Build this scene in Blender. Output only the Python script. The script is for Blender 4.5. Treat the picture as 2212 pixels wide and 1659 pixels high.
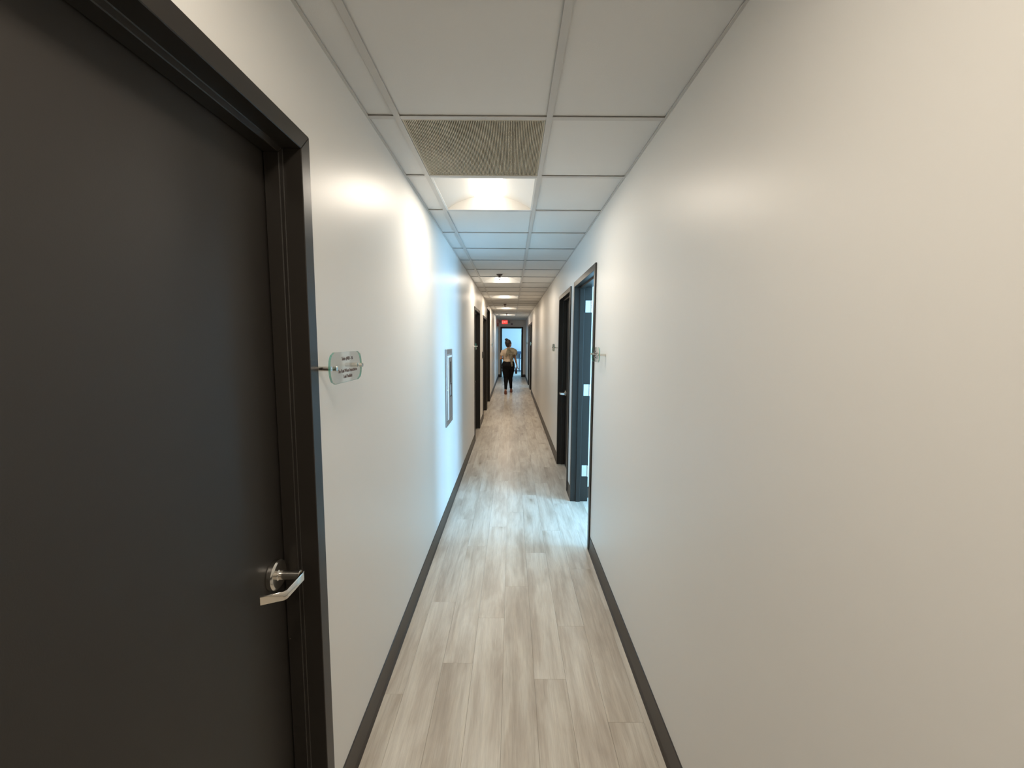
import bpy, bmesh, math, random
from mathutils import Vector, Matrix, Euler, noise as mnoise

for _o in list(bpy.data.objects):
    bpy.data.objects.remove(_o, do_unlink=True)
scene = bpy.context.scene
COL = scene.collection
random.seed(7)

# ------------------------------------------------------------------ dimensions (metres)
XL, XR = -0.587, 0.615            # corridor wall faces
EYE, CEIL = 1.624, 2.511
YB, YE = -3.6, 18.74              # corridor ends
WT = 0.15                         # wall thickness
G0, TILE, XB = 1.798, 0.61, -0.464  # ceiling grid origin, module, left main tee

# ------------------------------------------------------------------ camera
def cam_axes(pit, yaw, roll):
    cp, sp, cy, sy = math.cos(pit), math.sin(pit), math.cos(yaw), math.sin(yaw)
    Rp = Matrix(((1, 0, 0), (0, cp, sp), (0, -sp, cp)))
    Ry = Matrix(((cy, sy, 0), (-sy, cy, 0), (0, 0, 1)))
    W = Ry @ Rp
    r, f, u = W @ Vector((1, 0, 0)), W @ Vector((0, 1, 0)), W @ Vector((0, 0, 1))
    c, s = math.cos(roll), math.sin(roll)
    return c * r + s * u, -s * r + c * u, f
cam_d = bpy.data.cameras.new('camera')
cam = bpy.data.objects.new('camera', cam_d)
COL.objects.link(cam)
r_, u_, f_ = cam_axes(0.1028, 0.0013, 0.006)
M4 = Matrix((r_, u_, -f_)).transposed().to_4x4()
M4.translation = (0, 0, EYE)
cam.matrix_world = M4
cam_d.sensor_fit = 'HORIZONTAL'
cam_d.sensor_width = 36.0
cam_d.lens = 912.3 / 2212 * 36.0
cam_d.clip_start = 0.02
scene.camera = cam

# ------------------------------------------------------------------ world, daylight, exposure
world = bpy.data.worlds.new('sky')
scene.world = world
world.use_nodes = True
bg = world.node_tree.nodes['Background']
bg.inputs[0].default_value = (0.42, 0.68, 1.0, 1)
bg.inputs[1].default_value = 1.5
vs = scene.view_settings
vs.view_transform = 'Standard'
vs.look = 'None'
vs.gamma = 1.0
vs.use_curve_mapping = False
vs.exposure = 0.05

LAMP_COL = (1.0, 0.885, 0.745, 1)
WARM_COL = (1.0, 0.82, 0.63)       # the older lamps towards the end of the hall
WARM_WATTS = 12.5
LAMP_POWER = 4.6                   # glow of a troffer lens
LAMP_WATTS = 9.8                  # light each troffer throws down
DAY_COL = (0.31, 0.63, 1.0)

def daylight(name, loc, normal, sx, sy, power, spread=180):
    """sky light entering through a window opening, aimed into the room"""
    d = bpy.data.lights.new(name, 'AREA')
    d.shape = 'RECTANGLE'
    d.size, d.size_y = sx, sy
    d.energy = power
    d.color = DAY_COL
    d.spread = math.radians(spread)
    o = bpy.data.objects.new(name, d)
    COL.objects.link(o)
    o.location = loc
    o.rotation_euler = Vector(normal).to_track_quat('-Z', 'Z').to_euler()
    return o
# office behind the open door, office further down the hall, end room
daylight('window_office_offscreen', (3.84, 2.45, 1.2), (-1, 0, 0), 2.2, 1.8, 400)
daylight('window_far_office_offscreen', (3.84, 14.2, 1.45), (-1, 0, 0), 1.7, 1.7, 65)
daylight('window_end_room_offscreen', (2.76, 20.7, 1.5), (-1, 0, 0), 2.6, 1.8, 230)

# ------------------------------------------------------------------ helpers
class MB:
    """collects geometry for one mesh object"""
    def __init__(s):
        s.v, s.f = [], []
    def quad(s, a, b, c, d):
        n = len(s.v); s.v += [a, b, c, d]; s.f.append((n, n + 1, n + 2, n + 3)); return s
    def box(s, x0, x1, y0, y1, z0, z1):
        n = len(s.v)
        s.v += [(x0, y0, z0), (x1, y0, z0), (x1, y1, z0), (x0, y1, z0), (x0, y0, z1), (x1, y0, z1), (x1, y1, z1), (x0, y1, z1)]
        s.f += [tuple(n + i for i in q) for q in ((3, 2, 1, 0), (4, 5, 6, 7), (0, 1, 5, 4), (1, 2, 6, 5), (2, 3, 7, 6), (3, 0, 4, 7))]
        return s
    def loft(s, rings, closed=True, caps=True):
        n = len(s.v); m = len(rings[0])
        for r in rings: s.v += [tuple(p) for p in r]
        for i in range(len(rings) - 1):
            for j in range(m if closed else m - 1):
                k = (j + 1) % m
                s.f.append((n + i * m + j, n + i * m + k, n + (i + 1) * m + k, n + (i + 1) * m + j))
        if caps and closed:
            s.f.append(tuple(n + j for j in reversed(range(m))))
            s.f.append(tuple(n + (len(rings) - 1) * m + j for j in range(m)))
        return s
    def tube(s, pts, radii, seg=12, flat=1.0, up=None):
        """swept circle/ellipse along points"""
        pts = [Vector(p) for p in pts]
        if not hasattr(radii, '__len__'): radii = [radii] * len(pts)
        rings = []
        for i, p in enumerate(pts):
            t = (pts[min(i + 1, len(pts) - 1)] - pts[max(i - 1, 0)]).normalized()
            ref = Vector(up) if up else (Vector((0, 0, 1)) if abs(t.z) < 0.8 else Vector((0, 1, 0)))
            a = t.cross(ref).normalized(); b = a.cross(t).normalized()
            rings.append([p + a * (radii[i] * math.cos(q)) + b * (radii[i] * flat * math.sin(q)) for q in (2 * math.pi * k / seg for k in range(seg))])
        return s.loft(rings)
    def lathe(s, prof, origin, axis, seg=24):
        """prof: (distance along axis, radius)"""
        o = Vector(origin); ax = Vector(axis).normalized()
        ref = Vector((0, 0, 1)) if abs(ax.z) < 0.9 else Vector((0, 1, 0))
        a = ax.cross(ref).normalized(); b = ax.cross(a).normalized()
        return s.loft([[o + ax * d + a * (r * math.cos(q)) + b * (r * math.sin(q)) for q in (2 * math.pi * k / seg for k in range(seg))] for d, r in prof])
    def ball(s, c, rx, ry, rz, seg=16, rot=None):
        c = Vector(c); rings = []
        n = seg // 2 + 1
        for i in range(n):
            t = -math.pi / 2 + math.pi * (0.03 + 0.94 * i / (n - 1))
            ring = []
            for k in range(seg):
                q = 2 * math.pi * k / seg
                p = Vector((rx * math.cos(t) * math.cos(q), ry * math.cos(t) * math.sin(q), rz * math.sin(t)))
                ring.append(c + (rot @ p if rot else p))
            rings.append(ring)
        return s.loft(rings)
    def prism(s, poly, axis, t0, t1):
        """poly of 2-D points extruded along axis ('x','y','z')"""
        def P(a, b, t): return {'x': (t, a, b), 'y': (a, t, b), 'z': (a, b, t)}[axis]
        return s.loft([[P(a, b, t0) for a, b in poly], [P(a, b, t1) for a, b in poly]])
    def build(s, name, mat, parent=None, bevel=0.0, smooth=False, bseg=1):
        me = bpy.data.meshes.new(name)
        me.from_pydata([tuple(p) for p in s.v], [], s.f)
        bm = bmesh.new(); bm.from_mesh(me)
        bmesh.ops.recalc_face_normals(bm, faces=bm.faces)
        if bevel:
            ed = [e for e in bm.edges if len(e.link_faces) == 2 and e.calc_face_angle() > 0.5]
            bmesh.ops.bevel(bm, geom=ed, offset=bevel, segments=bseg, affect='EDGES', profile=0.5, clamp_overlap=True)
        bm.to_mesh(me); bm.free()
        if smooth:
            for p in me.polygons: p.use_smooth = True
            if smooth != 'all':
                me.set_sharp_from_angle(angle=math.radians(40))
        return link(name, me, mat, parent)

def link(name, me, mat, parent=None):
    if mat is not None and not me.materials: me.materials.append(mat)
    o = bpy.data.objects.new(name, me)
    COL.objects.link(o)
    if parent is not None: o.parent = parent
    return o

def empty(name, loc=(0, 0, 0), rz=0.0):
    o = bpy.data.objects.new(name, None)
    o.empty_display_size = 0.1
    COL.objects.link(o)
    o.location = loc
    o.rotation_euler = (0, 0, rz)
    return o

def tag(o, label, cat, group=None, kind=None):
    o['label'] = label
    o['category'] = cat
    if group: o['group'] = group
    if kind: o['kind'] = kind
    return o

def copy_tree(o, parent=None):
    c = o.copy(); COL.objects.link(c); c.parent = parent
    for ch in list(o.children): copy_tree(ch, c)
    return c

# ------------------------------------------------------------------ materials
def mat(name, col, rough=0.5, metal=0.0, spec=0.5, **kw):
    m = bpy.data.materials.new(name); m.use_nodes = True
    b = m.node_tree.nodes['Principled BSDF']
    b.inputs['Base Color'].default_value = (*col, 1)
    b.inputs['Roughness'].default_value = rough
    b.inputs['Metallic'].default_value = metal
    b.inputs['Specular IOR Level'].default_value = spec
    for k, v in kw.items(): b.inputs[k].default_value = v
    return m
def nt(m): return m.node_tree, m.node_tree.nodes['Principled BSDF']
def node(t, kind, **kw):
    n = t.nodes.new(kind)
    for k, v in kw.items(): setattr(n, k, v)
    return n
def add_bump(m, scale, strength, dist=0.001, detail=2, coord='Object', stretch=None):
    t, b = nt(m)
    tc = node(t, 'ShaderNodeTexCoord'); nz = node(t, 'ShaderNodeTexNoise'); bp = node(t, 'ShaderNodeBump')
    nz.inputs['Scale'].default_value = scale; nz.inputs['Detail'].default_value = detail
    bp.inputs['Strength'].default_value = strength; bp.inputs['Distance'].default_value = dist
    src = tc.outputs[coord]
    if stretch:
        mp = node(t, 'ShaderNodeMapping'); mp.inputs['Scale'].default_value = stretch
        t.links.new(src, mp.inputs[0]); src = mp.outputs[0]
    t.links.new(src, nz.inputs['Vector']); t.links.new(nz.outputs[0], bp.inputs['Height'])
    t.links.new(bp.outputs[0], b.inputs['Normal'])
    return m
def add_tint(m, scale, c0, c1, lo=0.35, hi=0.65, detail=4, stretch=None):
    t, b = nt(m)
    tc = node(t, 'ShaderNodeTexCoord'); nz = node(t, 'ShaderNodeTexNoise'); cr = node(t, 'ShaderNodeValToRGB')
    nz.inputs['Scale'].default_value = scale; nz.inputs['Detail'].default_value = detail
    cr.color_ramp.elements[0].position = lo; cr.color_ramp.elements[1].position = hi
    cr.color_ramp.elements[0].color = (*c0, 1); cr.color_ramp.elements[1].color = (*c1, 1)
    src = tc.outputs['Object']
    if stretch:
        mp = node(t, 'ShaderNodeMapping'); mp.inputs['Scale'].default_value = stretch
        t.links.new(src, mp.inputs[0]); src = mp.outputs[0]
    t.links.new(src, nz.inputs['Vector']); t.links.new(nz.outputs[0], cr.inputs[0])
    t.links.new(cr.outputs[0], b.inputs['Base Color'])
    return m

M = {}
M['wall'] = add_bump(mat('wall_paint', (0.85, 0.838, 0.805), 0.385, spec=0.45), 190, 0.10, 0.0006, 3)
M['tile'] = add_bump(mat('ceiling_tile', (0.76, 0.755, 0.735), 0.9, spec=0.1), 260, 0.35, 0.001, 4)
M['tee'] = mat('tee_steel', (0.60, 0.585, 0.56), 0.5)
M['black'] = add_bump(mat('black_frame_paint', (0.025, 0.0215, 0.018), 0.33, spec=0.38), 60, 0.05, 0.001, 2)
M['leaf'] = add_bump(mat('black_door_paint', (0.025, 0.0215, 0.018), 0.50, spec=0.5), 420, 0.22, 0.0006, 3)
M['base'] = add_bump(mat('brown_rubber_base', (0.045, 0.034, 0.026), 0.42), 40, 0.1, 0.001)
M['chrome'] = mat('satin_nickel', (0.72, 0.69, 0.64), 0.20, 1.0)
M['steel'] = mat('brushed_steel', (0.78, 0.78, 0.78), 0.32, 1.0)
M['ink'] = mat('printed_ink', (0.10, 0.055, 0.045), 0.6)
M['white_metal'] = mat('white_enamel', (0.84, 0.83, 0.80), 0.35)
M['grille'] = add_tint(mat('tan_grille', (0.30, 0.27, 0.2), 0.5), 5.0, (0.42, 0.37, 0.27), (0.54, 0.48, 0.37), 0.3, 0.7)
M['dark'] = mat('dark_plastic', (0.012, 0.012, 0.013), 0.35)
M['taupe'] = mat('taupe_anodised', (0.30, 0.265, 0.24), 0.35, 0.6)
M['seam'] = mat('seam_filler', (0.42, 0.37, 0.31), 0.7)
M['sprink'] = mat('dull_bronze', (0.10, 0.07, 0.06), 0.45, 0.5)
M['white'] = mat('matt_white', (0.82, 0.82, 0.80), 0.6)
M['skin'] = mat('skin', (0.36, 0.19, 0.12), 0.5)
M['hair'] = add_bump(mat('dark_hair', (0.014, 0.009, 0.008), 0.45), 120, 0.6, 0.004, 3, stretch=(1, 1, 0.15))
M['shirt'] = add_bump(mat('cream_knit', (0.52, 0.43, 0.34), 0.85, spec=0.2), 14, 0.6, 0.02, 3)
M['pants'] = mat('black_trousers', (0.006, 0.006, 0.007), 0.8, spec=0.15)
M['jacket'] = add_tint(add_bump(mat('olive_jacket', (0.26, 0.235, 0.17), 0.85, spec=0.2), 16, 0.8, 0.03, 4), 12, (0.10, 0.092, 0.066), (0.25, 0.228, 0.175))
M['bag'] = mat('plum_leather', (0.022, 0.016, 0.03), 0.45)
M['sandal'] = mat('red_brown_sandal', (0.20, 0.055, 0.04), 0.5)
M['eye'] = mat('eye', (0.6, 0.58, 0.55), 0.2)
M['lip'] = mat('lip', (0.30, 0.09, 0.08), 0.45)
M['red'] = mat('alarm_red', (0.50, 0.035, 0.02), 0.35)
M['slate'] = mat('slate_laminate', (0.06, 0.10, 0.16), 0.4)
M['glasspane'] = bpy.data.materials.new('window_glass')

def emit(name, col, s):
    m = bpy.data.materials.new(name); m.use_nodes = True
    t = m.node_tree; t.nodes.clear()
    e = t.nodes.new('ShaderNodeEmission'); o = t.nodes.new('ShaderNodeOutputMaterial')
    e.inputs[0].default_value = (*col[:3], 1); e.inputs[1].default_value = s
    t.links.new(e.outputs[0], o.inputs[0]); return m
M['lens'] = emit('lamp_lens', LAMP_COL, LAMP_POWER)
M['exit_face'] = emit('exit_red', (1.0, 0.05, 0.035), 1.0)
M['exit_letter'] = emit('exit_letter', (1.0, 0.42, 0.36), 1.2)

def clear_glass(m, tint, gloss):
    """clear pane: mostly see-through, a fresnel-like share of mirror reflection"""
    m.use_nodes = True; t = m.node_tree; t.nodes.clear()
    o = t.nodes.new('ShaderNodeOutputMaterial'); mx = t.nodes.new('ShaderNodeMixShader')
    tr = t.nodes.new('ShaderNodeBsdfTransparent'); gl = t.nodes.new('ShaderNodeBsdfGlossy'); lw = t.nodes.new('ShaderNodeLayerWeight')
    lw.inputs[0].default_value = 0.5
    pw = t.nodes.new('ShaderNodeMath'); pw.operation = 'POWER'; pw.inputs[1].default_value = 4.0
    fr = t.nodes.new('ShaderNodeMath'); fr.operation = 'MULTIPLY_ADD'; fr.inputs[1].default_value = 0.7; fr.inputs[2].default_value = gloss
    t.links.new(lw.outputs['Facing'], pw.inputs[0]); t.links.new(pw.outputs[0], fr.inputs[0])
    tr.inputs[0].default_value = (*tint, 1); gl.inputs['Roughness'].default_value = 0.02
    t.links.new(fr.outputs[0], mx.inputs[0]); t.links.new(tr.outputs[0], mx.inputs[1]); t.links.new(gl.outputs[0], mx.inputs[2])
    t.links.new(mx.outputs[0], o.inputs[0]); return m
clear_glass(M['glasspane'], (0.93, 0.97, 0.96), 0.04)
M['signglass'] = clear_glass(bpy.data.materials.new('sign_glass'), (0.985, 0.995, 0.99), 0.05)
def veil(m, first, share, col):
    """mix a share of another shader in (the see-through part of the glass rim)"""
    t = m.node_tree; out = [n for n in t.nodes if n.type == 'OUTPUT_MATERIAL'][0]; src = out.inputs[0].links[0].from_socket
    mx = t.nodes.new('ShaderNodeMixShader'); df = t.nodes.new(first); df.inputs[0].default_value = (*col, 1); mx.inputs[0].default_value = share
    t.links.new(src, mx.inputs[1]); t.links.new(df.outputs[0], mx.inputs[2]); t.links.new(mx.outputs[0], out.inputs[0])
M['signedge'] = mat('green_glass_edge', (0.08, 0.42, 0.33), 0.15, spec=0.6)
veil(M['signedge'], 'ShaderNodeBsdfTransparent', 0.45, (0.75, 0.95, 0.90))

def wood_material():
    m = mat('greige_oak_plank', (0.6, 0.55, 0.48), 0.33, spec=0.45)
    t, b = nt(m); L = t.links.new
    tc = node(t, 'ShaderNodeTexCoord'); oi = node(t, 'ShaderNodeObjectInfo')
    off = node(t, 'ShaderNodeVectorMath', operation='SCALE'); off.inputs[0].default_value = (17, 31, 5)
    L(oi.outputs['Random'], off.inputs['Scale'])
    add = node(t, 'ShaderNodeVectorMath', operation='ADD'); L(tc.outputs['Object'], add.inputs[0]); L(off.outputs[0], add.inputs[1])
    def noise(sc, stretch, detail, dist=0.0, rough=0.55):
        mp = node(t, 'ShaderNodeMapping'); mp.inputs['Scale'].default_value = stretch; L(add.outputs[0], mp.inputs[0])
        n = node(t, 'ShaderNodeTexNoise'); n.inputs['Scale'].default_value = sc; n.inputs['Detail'].default_value = detail
        n.inputs['Distortion'].default_value = dist; n.inputs['Roughness'].default_value = rough
        L(mp.outputs[0], n.inputs['Vector']); return n
    def ramp(src, stops):
        c = node(t, 'ShaderNodeValToRGB'); e = c.color_ramp.elements
        while len(e) < len(stops): e.new(0.5)
        for i, (p, col) in enumerate(stops): e[i].position = p; e[i].color = (*col, 1)
        L(src, c.inputs[0]); return c
    def mix(kind, fac, a, bb):
        n = node(t, 'ShaderNodeMix', data_type='RGBA', blend_type=kind)
        if isinstance(fac, float): n.inputs[0].default_value = fac
        else: L(fac, n.inputs[0])
        L(a, n.inputs[6]); L(bb, n.inputs[7]); return n.outputs[2]
    big = ramp(noise(3.4, (2.8, 0.50, 1), 4, 0.45, 0.58).outputs[0], [(0.32, (0.565, 0.50, 0.425)), (0.45, (0.665, 0.605, 0.525)), (0.53, (0.735, 0.685, 0.605)), (0.70, (0.83, 0.79, 0.715))])
    streak = ramp(noise(9.0, (5.0, 0.20, 1), 5, 0.3, 0.62).outputs[0], [(0.28, (0.84, 0.82, 0.795)), (0.5, (1, 1, 1)), (0.72, (1.10, 1.10, 1.09))])
    fine = ramp(noise(40.0, (7.0, 0.22, 1), 4, 0.3, 0.7).outputs[0], [(0.33, (0.86, 0.845, 0.82)), (0.6, (1, 1, 1)), (0.75, (1.04, 1.04, 1.04))])
    c = mix('MULTIPLY', 1.0, big.outputs[0], streak.outputs[0])
    c = mix('MULTIPLY', 0.8, c, fine.outputs[0])
    # knots: sparse distorted voronoi cells stretched along the grain
    mp = node(t, 'ShaderNodeMapping'); mp.inputs['Scale'].default_value = (4.6, 1.7, 1); L(add.outputs[0], mp.inputs[0])
    dn = noise(6.0, (1.5, 1, 1), 3)
    dv = node(t, 'ShaderNodeVectorMath', operation='SCALE'); dv.inputs['Scale'].default_value = 0.30; L(dn.outputs[1], dv.inputs[0])
    da = node(t, 'ShaderNodeVectorMath', operation='ADD'); L(mp.outputs[0], da.inputs[0]); L(dv.outputs[0], da.inputs[1])
    vo = node(t, 'ShaderNodeTexVoronoi'); vo.inputs['Scale'].default_value = 1.15; L(da.outputs[0], vo.inputs['Vector'])
    kn = ramp(vo.outputs['Distance'], [(0.02, (0.40, 0.32, 0.25)), (0.07, (0.72, 0.68, 0.63)), (0.16, (0.90, 0.88, 0.86)), (0.30, (1, 1, 1))])
    c = mix('MULTIPLY', 0.9, c, kn.outputs[0])
    tone = ramp(oi.outputs['Random'], [(0.0, (0.955, 0.945, 0.93)), (0.5, (1, 0.995, 0.99)), (1.0, (1.03, 1.03, 1.03))])
    c = mix('MULTIPLY', 1.0, c, tone.outputs[0])
    L(c, b.inputs['Base Color'])
    bp = node(t, 'ShaderNodeBump'); bp.inputs['Strength'].default_value = 0.12; bp.inputs['Distance'].default_value = 0.001
    L(fine.outputs[0], bp.inputs['Height']); L(bp.outputs[0], b.inputs['Normal'])
    return m
M['wood'] = wood_material()

# ------------------------------------------------------------------ structure: doors table
# (side, y0, y1, height, closed)
DOORS = [
    (-1, 0.187, 1.257, 2.190, True), (-1, 6.66, 7.74, 2.150, True), (-1, 8.61, 9.76, 2.130, True), (-1, 9.96, 11.22, 2.420, True),
    (1, 3.13, 4.20, 2.190, False), (1, 4.43, 5.50, 2.185, True), (1, 12.93, 13.98, 2.185, True), (1, 14.42, 15.50, 2.180, False)]
LIP = 0.03      # frame face laps the wall by this much

def wall_with_openings(name, side, label):
    b = MB()
    xf = XL if side < 0 else XR
    x0, x1 = sorted((xf, xf + side * WT))
    y = YB
    for s, y0, y1, h, closed in [d for d in DOORS if d[0] == side]:
        b.box(x0, x1, y, y0 + LIP, 0, CEIL + 0.03)
        b.box(x0, x1, y0 + LIP, y1 - LIP, h - LIP, CEIL + 0.03)
        y = y1 - LIP
    b.box(x0, x1, y, YE + 0.14, 0, CEIL + 0.03)
    o = b.build(name, M['wall'])
    return tag(o, label, 'wall', kind='structure')
wall_with_openings('wall_left', -1, 'off-white painted corridor wall holding the extinguisher cabinet')
wall_with_openings('wall_right', 1, 'off-white painted corridor wall with the open blue-lit doorway')

# end wall with the doorway to the bright room, and the wall closing the hall behind the camera
EX0, EX1, EH = -0.500, 0.500, 2.215
b = MB()
b.box(XL - 2.0, EX0 + LIP, YE, YE + 0.13, 0, CEIL + 0.1)
b.box(EX1 - LIP, XR + 2.4, YE, YE + 0.13, 0, CEIL + 0.1)
b.box(EX0 + LIP, EX1 - LIP, YE, YE + 0.13, EH - LIP, CEIL + 0.1)
tag(b.build('wall_end', M['wall']), 'end wall of the corridor around the bright doorway', 'wall', kind='structure')
tag(MB().box(XL - WT, XR + WT, YB - 0.12, YB, 0, CEIL + 0.03).build('wall_back', M['wall']), 'plain off-white wall closing the near end of the corridor', 'wall', kind='structure')

# unseen panels added behind each shut door to stop sky light leaking in
bk = MB()
for s, y0, y1, h, closed in DOORS:
    if closed:
        xf = (XL if s < 0 else XR) + s * WT
        a, c = sorted((xf + s * 0.03, xf + s * 0.06))
        bk.box(a, c, y0 - 0.1, y1 + 0.1, 0, h + 0.1)
tag(bk.build('wall_backing', M['wall']), 'plain backing behind the shut black doors', 'wall', kind='structure')

# ---- ceiling: slab, lay-in tiles, tees
ceil_o = MB().box(XL - WT, XR + WT, YB - 0.1, YE + 0.13, CEIL + 0.13, CEIL + 0.2).build('ceiling', M['white'])
tag(ceil_o, 'suspended corridor ceiling of off-white lay-in tiles', 'ceiling', kind='structure')
K0, K1 = -9, 27
LIGHTS = [1, 7, 11, 16, 21, -3, -8]
GRILLE_K = 0
cols = [(XL, XB), (XB, XB + TILE), (XB + TILE, XR)]
tile_meshes = {}
def tile_mesh(ci, w, l):
    key = (ci, round(l, 3))
    if key not in tile_meshes:
        t = MB().box(0.002, w - 0.002, 0.002, l - 0.002, 0, 0.016)
        me = bpy.data.meshes.new('ceiling_tile'); me.from_pydata(t.v, [], t.f); me.materials.append(M['tile'])
        tile_meshes[key] = me
    return tile_meshes[key]
tee_cross = {}
for k in range(K0, K1 + 1):
    ya, yb_ = G0 + TILE * k, min(G0 + TILE * (k + 1), YE)
    for ci, (xa, xb) in enumerate(cols):
        if not (ci == 1 and (k in LIGHTS or k == GRILLE_K)):
            o = link('ceiling_tile', tile_mesh(ci, xb - xa, yb_ - ya), None, ceil_o)
            o.location = (xa, ya, CEIL + 0.006 + 0.001 * random.random())
        if ci not in tee_cross:
            t = MB(); w = xb - xa
            t.box(0.012 if ci else 0, w - 0.012 if ci < 2 else w, -0.012, 0.012, 0, 0.0025)
            t.box(0.012 if ci else 0, w - 0.012 if ci < 2 else w, -0.002, 0.002, 0.0025, 0.03)
            me = bpy.data.meshes.new('cross_tee'); me.from_pydata(t.v, [], t.f); me.materials.append(M['tee']); tee_cross[ci] = me
        o = link('cross_tee', tee_cross[ci], None, ceil_o); o.location = (xa, ya, CEIL)
for x in (XB, XB + TILE):
    MB().box(x - 0.012, x + 0.012, YB, YE, CEIL - 0.0015, CEIL + 0.002).box(x - 0.002, x + 0.002, YB, YE, CEIL + 0.002, CEIL + 0.04).build('main_tee', M['tee'], ceil_o)
MB().box(XL, XL + 0.009, YB, YE, CEIL - 0.001, CEIL + 0.0035).build('wall_angle', M['tee'], ceil_o)
MB().box(XR - 0.009, XR, YB, YE, CEIL - 0.001, CEIL + 0.0035).build('wall_angle', M['tee'], ceil_o)
MB().box(XL, XR, YE - 0.02, YE, CEIL - 0.001, CEIL + 0.0035).build('wall_angle', M['tee'], ceil_o)

# ---- floor: slab with individual vinyl-oak planks
floor_o = MB().box(-3.0, 4.2, YB - 0.2, 23.2, -0.12, -0.006).build('floor', M['seam'])
tag(floor_o, 'corridor floor of pale greige wood-look planks', 'floor', kind='structure')
PW, PL = 0.1522, 1.22
plank_me = {}
def plank(x0, x1, y0, y1):
    w, l = round(x1 - x0, 3), round(y1 - y0, 3)
    if w < 0.01 or l < 0.01: return
    if (w, l) not in plank_me:
        bmx = MB().box(0.0002, w - 0.0002, 0.0002, l - 0.0002, -0.006, 0)
        me = bpy.data.meshes.new('plank'); me.from_pydata(bmx.v, [], bmx.f)
        bm = bmesh.new(); bm.from_mesh(me)
        ed = [e for e in bm.edges if all(v.co.z > -0.001 for v in e.verts)]
        bmesh.ops.bevel(bm, geom=ed, offset=0.0005, segments=1, affect='EDGES')
        bm.to_mesh(me); bm.free(); me.materials.append(M['wood']); plank_me[(w, l)] = me
    o = link('plank', plank_me[(w, l)], None, floor_o)
    o.location = (x0, y0, 0)
starts = [0.0, 0.45, 0.83, 0.22, 0.98, 0.61, 0.12, 0.74, 0.36, 1.05, 0.55, 0.9]
for ci in range(-4, 7):
    xa = -0.034 + PW * ci
    for j in range(-4, 18):
        y0 = -0.4 + starts[ci % 12] + PL * j - 0.61
        y1 = y0 + PL
        y0, y1 = max(y0, YB), min(y1, YE + 0.13)
        if y1 - y0 < 0.02: continue
        near_door = any(not c and y0 < dy1 and y1 > dy0 for s, dy0, dy1, h, c in DOORS)
        x0, x1 = max(xa, XL - (0.10 if ci == -4 else 0)), xa + PW
        if xa > XR + 0.0 and not near_door: continue
        if x0 > 0.95: continue
        plank(x0, x1, y0, y1)
# the rooms' own floors
for nm, (x0, x1, y0, y1), lab in (('floor', (XR + 0.27, 3.7, 0.5, 4.26), 'wood-look floor of the office behind the open doorway'),
                                  ('floor', (XR + 0.27, 3.7, 12.6, 16.0), 'wood-look floor of the office far down the corridor'),
                                  ('floor', (-2.2, 2.6, YE + 0.13, 22.75), 'wood-look floor of the bright room beyond the end doorway')):
    o = MB().box(x0, x1, y0, y1, -0.006, 0.0005).build(nm, M['wood']); tag(o, lab, 'floor', kind='structure')

# ---- baseboards
def baseboards(side, name, label):
    root = None
    xf = XL if side < 0 else XR
    def prof(s):  # cove base: toe at the floor
        return [(xf, 0), (xf - side * 0.012, 0), (xf - side * 0.007, 0.012), (xf - side * 0.005, 0.02), (xf - side * 0.004, 0.116), (xf, 0.12)]
    b = MB(); y = YB
    for s, y0, y1, h, c in [d for d in DOORS if d[0] == side]:
        if y0 - y > 0.01: b.prism(prof(side), 'y', y, y0)
        y = y1
    b.prism(prof(side), 'y', y, YE)
    tag(b.build(name, M['base']), label, 'baseboard', kind='structure')
baseboards(-1, 'baseboard_left', 'dark brown rubber baseboard below the extinguisher cabinet wall')
baseboards(1, 'baseboard_right', 'dark brown rubber baseboard along the wall with the open doorway')
b = MB()
for x0, x1 in ((XL, EX0), (EX1, XR)):
    b.box(x0, x1, YE - 0.006, YE, 0, 0.12)
tag(b.build('baseboard_end', M['base']), 'dark brown baseboard either side of the end doorway', 'baseboard', kind='structure')

# ---- offices behind open doors and the end room
def room(suffix, x0, x1, y0, y1, win, label, h=2.6):
    """plain white room shell; win = (y0,y1,z0,z1) opening in its far x wall"""
    t = 0.08; wy0, wy1, wz0, wz1 = win
    b = MB()
    b.box(x0, x1 + t, y0 - t, y0, 0, h).box(x0, x1 + t, y1, y1 + t, 0, h)
    b.box(x1, x1 + t, y0, wy0, 0, h).box(x1, x1 + t, wy1, y1, 0, h).box(x1, x1 + t, wy0, wy1, 0, wz0).box(x1, x1 + t, wy0, wy1, wz1, h)
    tag(b.build('wall_' + suffix, M['wall']), 'white walls of the ' + label, 'wall', kind='structure')
    tag(MB().box(x0, x1 + t, y0 - t, y1 + t, h, h + 0.05).build('ceiling', M['white']), 'white ceiling of the ' + label, 'ceiling', kind='structure')
    b = MB(); b.box(x1 - 0.006, x1, y0, y1, 0, 0.115).box(x0 + 0.02, x1, y1 - 0.006, y1, 0, 0.115).box(x0 + 0.02, x1, y0, y0 + 0.006, 0, 0.115)
    tag(b.build('baseboard_' + suffix, M['base']), 'dark baseboard of the ' + label, 'baseboard', kind='structure')
    return x1
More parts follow.
